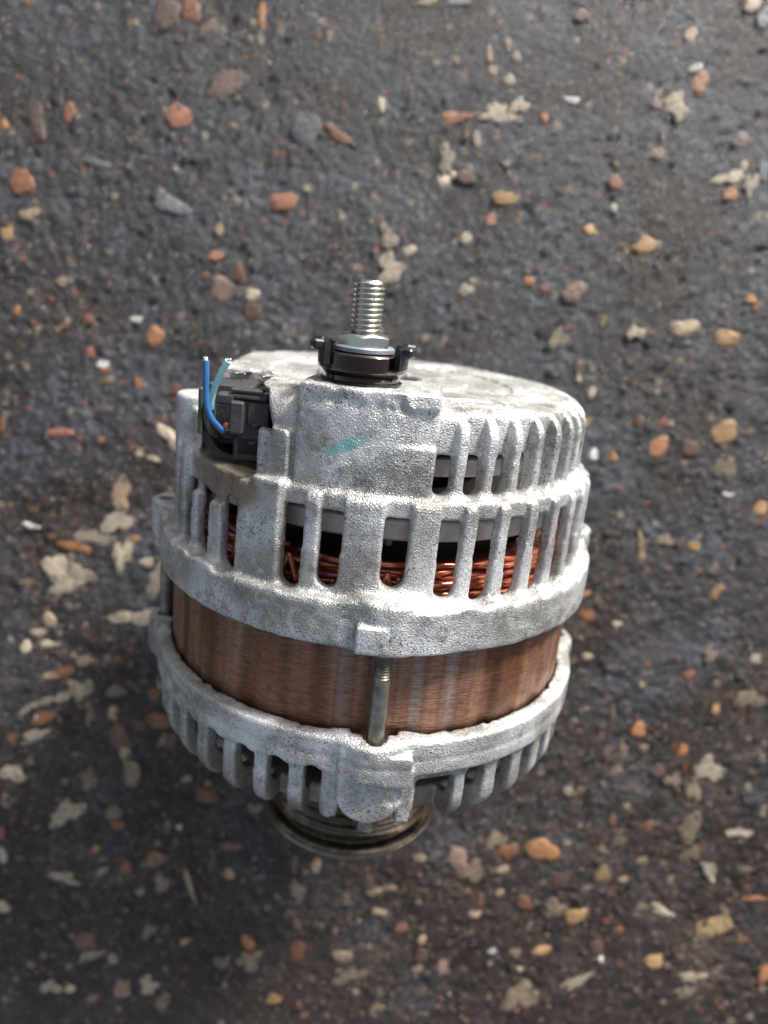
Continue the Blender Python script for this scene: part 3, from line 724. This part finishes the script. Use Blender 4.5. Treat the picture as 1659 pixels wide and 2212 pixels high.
# rings seen through the slots, rotor, fan
def part(name, prof, m, n=96, parent=alt, center=(0, 0, 0), deg=30):
    V, F = lathe(prof, n, center=center)
    return sharp(obj(name, new_mesh(name, V, F), m, parent), deg)
part('cooling_plate', [(30, 58.9), (58.4, 58.9), (59.2, 58.6), (59.5, 58.1), (59.4, 57.6), (59.0, 57.4), (58.8, 53.3), (58.2, 52.6), (56.5, 52.3), (30, 52.3)], M_RING)
part('rectifier_plate', [(20, 74.2), (52.6, 74.2), (53.4, 73.7), (53.6, 69.5), (53.1, 69.0), (20, 69.0)], M_RING)
rot_ = part('rotor', [(0.1, 68.5), (14, 68.5), (14, 48), (44, 48), (44.5, 46), (44.5, -22), (40, -24), (10, -24), (0.1, -24)], M_DARK)
def fan_blades():
    parts = []
    for k in range(12):
        a = k*math.pi/6
        parts.append(rbox(38*math.sin(a), 49, 38*math.cos(a), 2, 5, 18, 0.3, a+0.5))
    return merge(*parts)
obj('fan', new_mesh('fan', *fan_blades(), smooth=False), M_RING, rot_)
part('brush_cover', [(0.1, 83), (50, 83), (50, 75.5), (0.1, 75.5)], M_DARK)
# front face behind the fingers
# shaft and pulley
part('shaft', [(0.1, -78), (6.5, -78), (7.5, -77), (7.5, -20), (0.1, -20)], M_ROD, 32)
pp = [(8, -44), (24, -44), (27.0, -44.2), (29.0, -44.9), (29.4, -46.2), (29.2, -47.6), (28.2, -48.4)]
for i in range(41):
    t = i/40*5; pp.append((27.3+0.9*math.cos(2*math.pi*t)-0.5*(t > 4.9), -49.0-i/40*20.5))
pp += [(27.6, -70.4), (26.6, -70.9), (26.6, -71.9), (28.6, -72.6), (29.3, -73.4), (29.4, -74.8), (29.0, -75.6), (25, -75.8), (23, -73), (10, -73), (8, -70)]
pp = [(r_*1.07 if r_ > 20 else r_, t_+2) for r_, t_ in pp]
pul = part('pulley', pp, M_PULLEY, 96, deg=25)
part('pulley_rim', [(r_*1.07, t_+2) for r_, t_ in [(29.3, -73.6), (29.75, -73.9), (29.9, -74.8), (29.5, -75.8), (28.4, -76.1), (25.1, -76.1), (24.9, -75.9)]], M_PLIP, 96, parent=pul)
nutv = [(rr*math.sin(j*math.pi/3), t, rr*math.cos(j*math.pi/3)) for rr, t in ((0.1, -84), (12, -84), (13, -83), (13, -73)) for j in range(6)]
nutf = [(q*6+j, q*6+(j+1) % 6, (q+1)*6+(j+1) % 6, (q+1)*6+j) for q in range(3) for j in range(6)]
obj('pulley_nut', new_mesh('pulley_nut', nutv, nutf, smooth=False), M_PULLEY, pul)

# windings: strands laid in bundles round the core
wind_b = bpy.data.objects.new('rear_winding', None); COL.objects.link(wind_b); wind_b.parent = alt
wr = np.random.default_rng(21)
def strand(s, R, a0, a1, amp, ph, rad=0.62):
    n = max(12, int(abs(a1-a0)/2.2))
    A = np.radians(np.linspace(a0, a1, n)); t = np.linspace(0, 1, n)
    w1 = amp*np.sin(A*9+ph)+0.5*amp*np.sin(A*21+ph*2)
    rr = R+0.35*np.sin(A*13+ph*1.7)
    # ends dive into the core
    e = 1.0; rr = rr-2.5*np.clip(1-np.minimum(t, 1-t)*n/4.0, 0, 1)
    P = np.stack([rr*np.sin(A), (s+w1)*e+31*(1-e), rr*np.cos(A)], 1)
    return tube(P, rad, 7)
for layer in range(9):
    s = 33.0+1.62*layer
    for q in range(7):
        a0 = -112+q*30+(layer*11) % 30+wr.uniform(-4, 4); a1 = a0+wr.uniform(27, 40)
        R = 60.0-0.10*layer+wr.uniform(-0.8, 0.4)
        V, F = strand(s+wr.uniform(-0.35, 0.35), R, a0, a1, wr.uniform(0.1, 0.4), wr.uniform(0, 6), 0.80)
        k = wr.choice([0, 1, 2, 2] if a0 < -18 else [0, 0, 0, 0, 1])
        obj('wire', new_mesh('wire', V, F), M_WIRE[int(k)], wind_b)
# crossing loops that stand out in front of the bundles
for a, w_, s0, s1 in ((-21, 3.4, 33, 45.5), (-17.5, 2, 34, 42), (4.2, 2.6, 33, 44.6), (7.2, 1.8, 33, 43.5), (-38, 2.5, 34, 44), (-9, 2.2, 33, 41)):
    pts = []
    for t in np.linspace(0, math.pi, 16):
        aa = math.radians(a-w_*math.cos(t)+1.2*math.sin(2*t)); R = 60.8+0.4*math.sin(t)
        pts.append((R*math.sin(aa), s0+(s1-s0)*math.sin(t)**0.8, R*math.cos(aa)))
    V, F = tube(pts, 0.8, 8)
    obj('wire', new_mesh('wire', V, F), M_WIRE[0], wind_b)
V, F = lathe([(46, 30), (58.2, 30), (58.2, 41), (56, 44), (48, 44), (46, 40)], 96)
obj('coil_core', new_mesh('coil_core', V, F), M_WIRE[1], wind_b)
wind_f = bpy.data.objects.new('front_winding', None); COL.objects.link(wind_f); wind_f.parent = alt
for layer in range(7):
    for q in range(5):
        a0 = -65+q*32+wr.uniform(-8, 8); n = 20
        A = np.radians(np.linspace(a0, a0+wr.uniform(26, 44), n))
        s = -4-1.35*layer+0.5*np.sin(A*11+q+layer); R = 58+0.5*np.sin(A*9+layer)
        V, F = tube(np.stack([R*np.sin(A), s, R*np.cos(A)], 1), 0.62, 7)
        obj('wire', new_mesh('wire', V, F), M_WIRE[int(wr.choice([0, 1]))], wind_f)
V, F = lathe([(46, -3), (56.6, -3), (56.6, -12), (54, -14.5), (48, -14.5), (46, -11)], 96)
obj('coil_core', new_mesh('coil_core', V, F), M_WIRE[1], wind_f)

# ---- B+ terminal on the boss
TX, TZ = -7.4, 49.0
def tl(name, prof, m, n=64, parent=None, deg=30, a0=0, a1=2*math.pi, closed=False):
    V, F = lathe(prof, n, center=(TX, 0, TZ), a0=a0, a1=a1, closed=closed)
    return sharp(obj(name, new_mesh(name, V, F), m, parent or alt), deg)
ins = tl('terminal_insulator', [(0.1, 91), (9.7, 91), (9.7, 93.3), (10.2, 93.9), (11.3, 94.7), (11.5, 95.2), (11.5, 95.8), (8.9, 95.8), (8.7, 98.4), (8.3, 98.8), (0.1, 98.9)], M_BROWN)
tl('washer', [(0.1, 98.9), (7.2, 98.9), (7.75, 99.2), (7.75, 100.1), (7.4, 100.45), (0.1, 100.45)], M_GREYCAP, parent=ins)
tl('base_ring', [(0.1, 91.5), (10.2, 91.55), (10.5, 91.9), (10.0, 92.2), (0.1, 92.3)], M_BLK, parent=ins)
wall = [(10.0, 95.8), (11.5, 95.8), (11.5, 98.6), (11.2, 98.95), (10.3, 98.95), (10.0, 98.6)]
for c_ in (0, math.pi):
    tl('cup_wall', wall, M_BROWN, n=24, parent=ins, a0=c_-0.62, a1=c_+0.62, closed=True)
for sd_ in (-1, 1):
    c_ = sd_*math.pi/2
    parts = [lathe([(9.8, 95.8), (11.5, 95.8), (11.5, 100.6), (11.2, 101.0), (10.1, 101.0), (9.8, 100.6)], 24, center=(TX, 0, TZ), a0=c_-0.62, a1=c_+0.62, closed=True)]
    for q in (-1, 1):
        a = c_+q*0.42
        parts.append(rbox(TX+12.4*math.sin(a), 100.2, TZ+12.4*math.cos(a), 3.0, 2.4, 3.6, 0.5, a-sd_*math.pi/2+ (0 if sd_ > 0 else 0)))
    sharp(obj('collar_clip', new_mesh('collar_clip', *merge(*parts)), M_BLK, ins), 35)
# hex nut
def hexnut(R, t0, t1, ang=0.0):
    V = []; n = 36
    prof = [(0.0, 0), (1.0, 0), (1.0, 1), (0.93, 1.0), (0.0, 1.0)]
    out = []
    for lev, (rs, t) in enumerate(((0.62, t0), (1.0, t0), (1.0, t1-0.55), (0.0, t1), (0.62, t1))):
        for j in range(n):
            a = 2*math.pi*j/n+ang
            k = (2*math.pi*j/n) % (math.pi/3)-math.pi/6
            rh = R*math.cos(math.pi/6)/math.cos(k)
            if rs == 0.0: rr = R*math.cos(math.pi/6)*0.985; tt = t
            else: rr = rh*rs; tt = t
            if lev == 2: tt = t1-0.2-0.9*(rh/R-0.866)/0.134*0.6
            out.append((TX+rr*math.sin(a), tt, TZ+rr*math.cos(a)))
    F = [(q*n+j, q*n+(j+1) % n, (q+1)*n+(j+1) % n, (q+1)*n+j) for q in range(4) for j in range(n)]
    return out, F
sharp(obj('terminal_nut', new_mesh('terminal_nut', *hexnut(7.0, 100.45, 103.3, math.radians(-2))), M_STEEL, ins), 25)
# threaded stud: a true helical thread
def stud():
    n = 48; pitch = 1.25; t0, t1 = 101.0, 116.4; m = 160
    V = []
    for i in range(m):
        t = t0+(t1-t0)*i/(m-1)
        for j in range(n):
            a = 2*math.pi*j/n
            ph = ((t/pitch)-j/n) % 1.0
            tri = 1-abs(2*ph-1); tri = min(1, max(0, tri*1.5-0.25))
            r = 3.25+0.72*tri
            if t > t1-1.0: r = min(r, 3.25+0.72*(t1-t)/1.0)
            V.append((TX+r*math.sin(a), t, TZ+r*math.cos(a)))
    F = [(i*n+j, i*n+(j+1) % n, (i+1)*n+(j+1) % n, (i+1)*n+j) for i in range(m-1) for j in range(n)]
    F.append(tuple((m-1)*n+j for j in range(n)))
    return V, F
sharp(obj('threaded_stud', new_mesh('threaded_stud', *stud()), M_STEEL, ins), 50)

# ---- connector in its bay
con = bpy.data.objects.new('connector', None); COL.objects.link(con); con.parent = alt
def cpart(name, m, *boxes, **kw):
    return obj(name, new_mesh(name, *merge(*boxes), smooth=False), m, con, **kw)
cpart('connector_body', M_GREYP, rbox(-35.6, 75.2, 38, 8.6, 15.6, 14, 0.7), rbox(-36.4, 69.5, 40.5, 8.2, 7.5, 9, 0.8), rbox(-43.2, 77, 32.5, 12, 17, 12, 0.6))
cpart('guide_rail', M_GREYP, rbox(-39.4, 78.1, 45.6, 3.7, 8.8, 3.6, 0.5), rbox(-34.0, 79.2, 44.2, 6.2, 6.6, 2.4, 0.5))
cpart('latch', M_GREYP, rbox(-37.2, 85.2, 44.0, 8.6, 1.0, 3.6, 0.3), rbox(-37.0, 83.6, 43.0, 10.4, 1.2, 5.5, 0.3), rbox(-42.8, 82.6, 43.8, 5.0, 3.0, 4.2, 0.6))
for (x, y, wd) in ((-34.9, 76.0, 2.4), (-35.3, 71.2, 2.2), (-31.9, 78.0, 2.0)):
    V, F = tube(smoothpath([(x-wd/2-.3, y-.2, 44.0), (x, y+.1, 45.4), (x+wd/2, y, 44.6)], 8), [0.2]+[0.55]*7+[0.5]*(max(0, len(smoothpath([(0, 0, 0), (1, 1, 1), (2, 0, 0)], 8))-8)), 8)
    obj('locking_tab', new_mesh('locking_tab', V, F), M_GREYP, con)
cpart('side_frame', M_GREEN, rbox(-49.6, 78.6, 38, 1.2, 12.4, 14, 0.4), rbox(-47.6, 77.4, 36, 1.4, 10.5, 12, 0.4))
def shroud():
    pts_o = []; 
    C = (-40.5, 74.2); parts = []
    n = 18
    V = []
    for i in range(n+1):
        a = math.radians(178+i*(97/n))
        for rr in (7.4, 9.6):
            for z in (30, 42.5):
                V.append((C[0]+rr*math.cos(a)*0.98, C[1]+rr*math.sin(a), z))
    F = []
    for i in range(n):
        b = i*4; c = b+4
        F += [(b, c, c+1, b+1), (b+2, b+3, c+3, c+2), (b+1, c+1, c+3, b+3), (b, b+2, c+2, c)]
    F += [(0, 1, 3, 2), (n*4, n*4+2, n*4+3, n*4+1)]
    return V, F
sharp(obj('shroud', new_mesh('shroud', *shroud()), M_BROWN if False else M_RUBBER, con), 35)
# wire seal with bare copper end
V, F = tube([(-43.6, 72.2, 37.5), (-42.4, 73.4, 41.5), (-41.9, 74.2, 44.6)], 2.35, 20)
seal = sharp(obj('wire_seal', new_mesh('wire_seal', V, F), M_RUBBER, con), 40)
V, F = tube([(-42.3, 75.0, 44.4), (-42.0, 75.3, 45.2), (-41.9, 75.4, 45.5)], [1.35, 1.3, 0.9], 14)
obj('copper_end', new_mesh('copper_end', V, F), M_CU, seal)
def wire_part(name, pts, r, m, label):
    V, F = tube(smoothpath(pts, 30), r, 14)
    o = sharp(obj(name, new_mesh(name, V, F), m, con, label=label), 50)
    P = np.array(pts); e = P[-1]; d = P[-1]-P[-2]; d = d/np.linalg.norm(d)
    fr = [tube([e-d*0.2, e+d*(0.7+0.25*math.sin(3*t))+np.array((0.5*math.cos(t), 0, 0.5*math.sin(t)))], 0.16, 5) for t in np.linspace(0, 6, 7)[:6]]
    fr.append(tube([e-d*0.3, e+d*0.3], 0.5, 8))
    obj('frayed_end', new_mesh('frayed_end', *merge(*fr)), M_WHITE, o)
    return o
wire_part('wire', [(-43.0, 73.8, 45.6), (-43.9, 75.1, 46.9), (-45.7, 77.6, 48.2), (-46.9, 81.3, 48.6), (-47.3, 87.0, 48.6), (-47.5, 92.6, 48.8)], 0.84, M_BLUE, 'blue wire, cut short and bent upward')
wire_part('wire', [(-46.4, 79.5, 44.6), (-46.4, 82.6, 45.4), (-45.3, 86.2, 46.6), (-43.3, 90.3, 48.0), (-41.7, 93.0, 48.9)], 0.86, M_CYAN, 'pale blue wire, cut short and leaning right')
V, F = tube(smoothpath([(-48.2, 81.5, 43.6), (-48.3, 77.5, 44.0), (-47.2, 73.5, 43.5), (-45.5, 71.5, 41)], 20), 0.8, 10)
obj('wire', new_mesh('wire', V, F), M_GREEN, con, label='dirty green wire stub at the connector edge')

# ------------------------------------------------------------------ ground
def fbm2(n0, n1, cell, beta, seed, lo=0.0, hi=1e9):
    r = np.random.default_rng(seed)
    g = r.standard_normal((n0, n1))
    fx = np.fft.fftfreq(n0, cell)[:, None]; fy = np.fft.rfftfreq(n1, cell)[None]
    k = np.sqrt(fx*fx+fy*fy); k[0, 0] = 1
    A = k**(-beta)*(k > lo)*(k < hi); A[0, 0] = 0
    z = np.fft.irfft2(np.fft.rfft2(g)*A, s=(n0, n1)); return z/z.std()
CX, CY = 0.0, 60.0         # mm, centre of the detailed area
cell = 1.1; NX, NY = 480, 520
xs = CX+(np.arange(NX)-NX/2)*cell; ys = CY+(np.arange(NY)-NY/2)*cell
H = 0.75*fbm2(NX, NY, cell, 1.6, 31)+0.12*fbm2(NX, NY, cell, 0.3, 33, 0.03, 0.12)+0.24*fbm2(NX, NY, cell, 0.5, 32, 0.05, 0.3)
edge = np.minimum(np.minimum(np.arange(NX)[:, None], NX-1-np.arange(NX)[:, None]), np.minimum(np.arange(NY)[None], NY-1-np.arange(NY)[None]))/30.0
H *= np.clip(edge, 0, 1)
H = np.clip(H, -3, 1.2)-0.9*np.clip(edge, 0, 1)
def ground_h(x, y):
    i = int(np.clip((x-xs[0])/cell, 0, NX-2)); j = int(np.clip((y-ys[0])/cell, 0, NY-2))
    return float(H[i, j])
ext = np.array([30, 80, 180, 400, 900, 1500.0])
gx = np.concatenate([xs[0]-ext[::-1], xs, xs[-1]+ext]); gy = np.concatenate([ys[0]-ext[::-1], ys, ys[-1]+ext])
HH = np.zeros((len(gx), len(gy))); HH[6:-6, 6:-6] = H
GX, GY = np.meshgrid(gx, gy, indexing='ij')
VG = np.stack([GX, GY, HH], -1).reshape(-1, 3)
I = np.arange(len(gx)*len(gy)).reshape(len(gx), len(gy))
FG = np.stack([I[:-1, :-1], I[1:, :-1], I[1:, 1:], I[:-1, 1:]], -1).reshape(-1, 4)
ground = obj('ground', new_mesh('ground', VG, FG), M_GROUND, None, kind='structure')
ground['label'] = 'wet dark tarred concrete with stones showing in it'

# stones set in the ground: unit meshes, shared between alike stones
def stone_mesh(seed, kind):
    r = np.random.default_rng(seed)
    n = 14 if kind != 'fleck' else 24
    A = 2*math.pi*np.arange(n)/n+r.uniform(-0.08, 0.08, n)
    if kind == 'round': R = 0.95+0.16*np.sin(2*A+r.uniform(0, 6))+0.14*np.sin(3*A+r.uniform(0, 6))+0.09*r.standard_normal(n)
    elif kind == 'chip':
        k = r.integers(4, 6); c = np.sort(r.uniform(0, 2*math.pi, k)+0)
        th = 2*math.pi*np.arange(k)/k+r.uniform(-0.3, 0.3, k); d = r.uniform(0.72, 1.0, k)
        R = np.min([np.where(np.cos(A-t) > 0.05, dd/np.maximum(np.cos(A-t), 0.05), 9) for t, dd in zip(th, d)], axis=0)
        R = np.minimum(R, 1.3)+0.03*r.standard_normal(n)
    else:
        R = 0.80+0.22*np.sin(2*A+r.uniform(0, 6))+0.20*np.sin(3*A+r.uniform(0, 6))+0.13*np.sin(5*A+r.uniform(0, 6))+0.05*np.sin(8*A+r.uniform(0, 6))+0.06*r.standard_normal(n)
        R = np.clip(R, 0.3, 1.4)
    V = []
    lv = ((1.06, -1.6), (1.0, -0.2), (0.84, 0.62), (0.5, 0.92)) if kind != 'fleck' else ((1.05, -1.6), (1.0, -0.1), (0.8, 0.7))
    for s_, z in lv:
        for j in range(n):
            V.append((s_*R[j]*math.cos(A[j]), s_*R[j]*math.sin(A[j]), z+0.10*r.standard_normal()*(z > 0.3)))
    V.append((0, 0, 1.0))
    F = [(q*n+j, q*n+(j+1) % n, (q+1)*n+(j+1) % n, (q+1)*n+j) for q in range(len(lv)-1) for j in range(n)]
    q = len(lv)-1
    F += [(q*n+j, q*n+(j+1) % n, len(V)-1) for j in range(n)]
    return V, F
cache = {}
def stone(x, y, w_, h_, ang, key, i):
    kind = 'fleck' if key == 'C' or (key in 'T' and i % 2) else ('chip' if key in 'ryYdg' or i % 3 == 0 else 'round')
    ck = (key, kind, i % 8)
    # meshes are unit sized in mm; each object scales its own
    if ck not in cache:
        me = new_mesh('stone', *stone_mesh(hash((kind, i % 8)) % 9973 if False else {'round': 100, 'chip': 200, 'fleck': 300}[kind]+i % 8, kind))
        me.materials.append(ST[key]); cache[ck] = me
    o = bpy.data.objects.new('stone', cache[ck]); COL.objects.link(o); o.parent = ground
    hz = {'fleck': 0.30, 'round': 0.42, 'chip': 0.36}[kind]*min(1.6, max(0.5, min(w_, h_)/4.5))
    z = float(np.mean([ground_h(x+dx, y+dy) for dx in (-w_/3, 0, w_/3) for dy in (-h_/3, 0, h_/3)]))
    z += 0.22 if kind == 'fleck' else 0.12
    o.location = (x*MM, y*MM, z*MM)
    gs = 1.5 if kind == 'fleck' else 1.2
    o.scale = (w_/2*gs, h_/2*gs, hz); o.rotation_euler = (0, 0, math.radians(ang))
    return o
placed = []
for i, (x, y, w_, h_, ang, key) in enumerate(STONES):
    stone(x, y, w_, h_, ang, key, i); placed.append((x, y, max(w_, h_)/2))
print('stones', len(placed))

# finer gravel and sand grains: nobody could count them
def grains():
    r = np.random.default_rng(77)
    n = 13000
    x = r.uniform(-210, 230, n); y = r.uniform(-215, 275, n)
    size = np.clip(r.lognormal(-0.72, 0.45, n), 0.22, 1.9)
    base = np.array([(0, 0, 1), (1, 0, 0), (0.3, 0.95, 0), (-0.8, 0.6, 0), (-0.8, -0.6, 0), (0.3, -0.95, 0)], float)
    fc = [(0, 1, 2), (0, 2, 3), (0, 3, 4), (0, 4, 5), (0, 5, 1)]
    a = r.uniform(0, 2*math.pi, n); st = r.uniform(0.55, 1.3, n)
    V = np.repeat(base[None], n, 0)+r.normal(0, 0.16, (n, 6, 3))
    V[:, 1:, 2] = -0.35
    V[:, 0, 2] = np.clip(V[:, 0, 2], .5, 1.2)*0.55
    X = V[..., 0]*st[:, None]; Y = V[..., 1]
    c, s = np.cos(a)[:, None], np.sin(a)[:, None]
    i = np.clip(((x-xs[0])/cell).astype(int), 0, NX-2); j = np.clip(((y-ys[0])/cell).astype(int), 0, NY-2)
    out = np.stack([(c*X-s*Y)*size[:, None]+x[:, None], (s*X+c*Y)*size[:, None]+y[:, None], V[..., 2]*size[:, None]+H[i, j][:, None]], -1)
    F = (np.arange(n)[:, None, None]*6+np.array(fc)[None]).reshape(-1, 3)
    me = new_mesh('gravel', out.reshape(-1, 3), F, smooth=False)
    pal = np.array([(.04, .04, .044), (.055, .055, .06), (.07, .07, .078), (.09, .095, .10), (.10, .065, .05), (.16, .10, .075), (.24, .17, .10), (.34, .27, .19), (.26, .10, .035), (.5, .47, .42)])
    k = r.choice(len(pal), n, p=[.26, .25, .17, .10, .07, .05, .045, .03, .015, .01])
    col = np.ones((n, 4)); col[:, :3] = pal[k]*r.uniform(.75, 1.2, (n, 1))
    at = me.color_attributes.new('tone', 'FLOAT_COLOR', 'POINT')
    at.data.foreach_set('color', np.repeat(col, 6, 0).astype(np.float32).ravel())
    return me
mg, ntg, bgp = mat('mixed_gravel')
ca = ntg.nodes.new('ShaderNodeVertexColor'); ca.layer_name = 'tone'
ntg.links.new(ca.outputs[0], bgp.inputs['Base Color']); bgp.inputs['Roughness'].default_value = 0.32
gr = obj('gravel', grains(), mg, None, kind='stuff')
gr['label'] = 'fine wet grit and sand grains scattered over the ground'; gr['category'] = 'gravel'
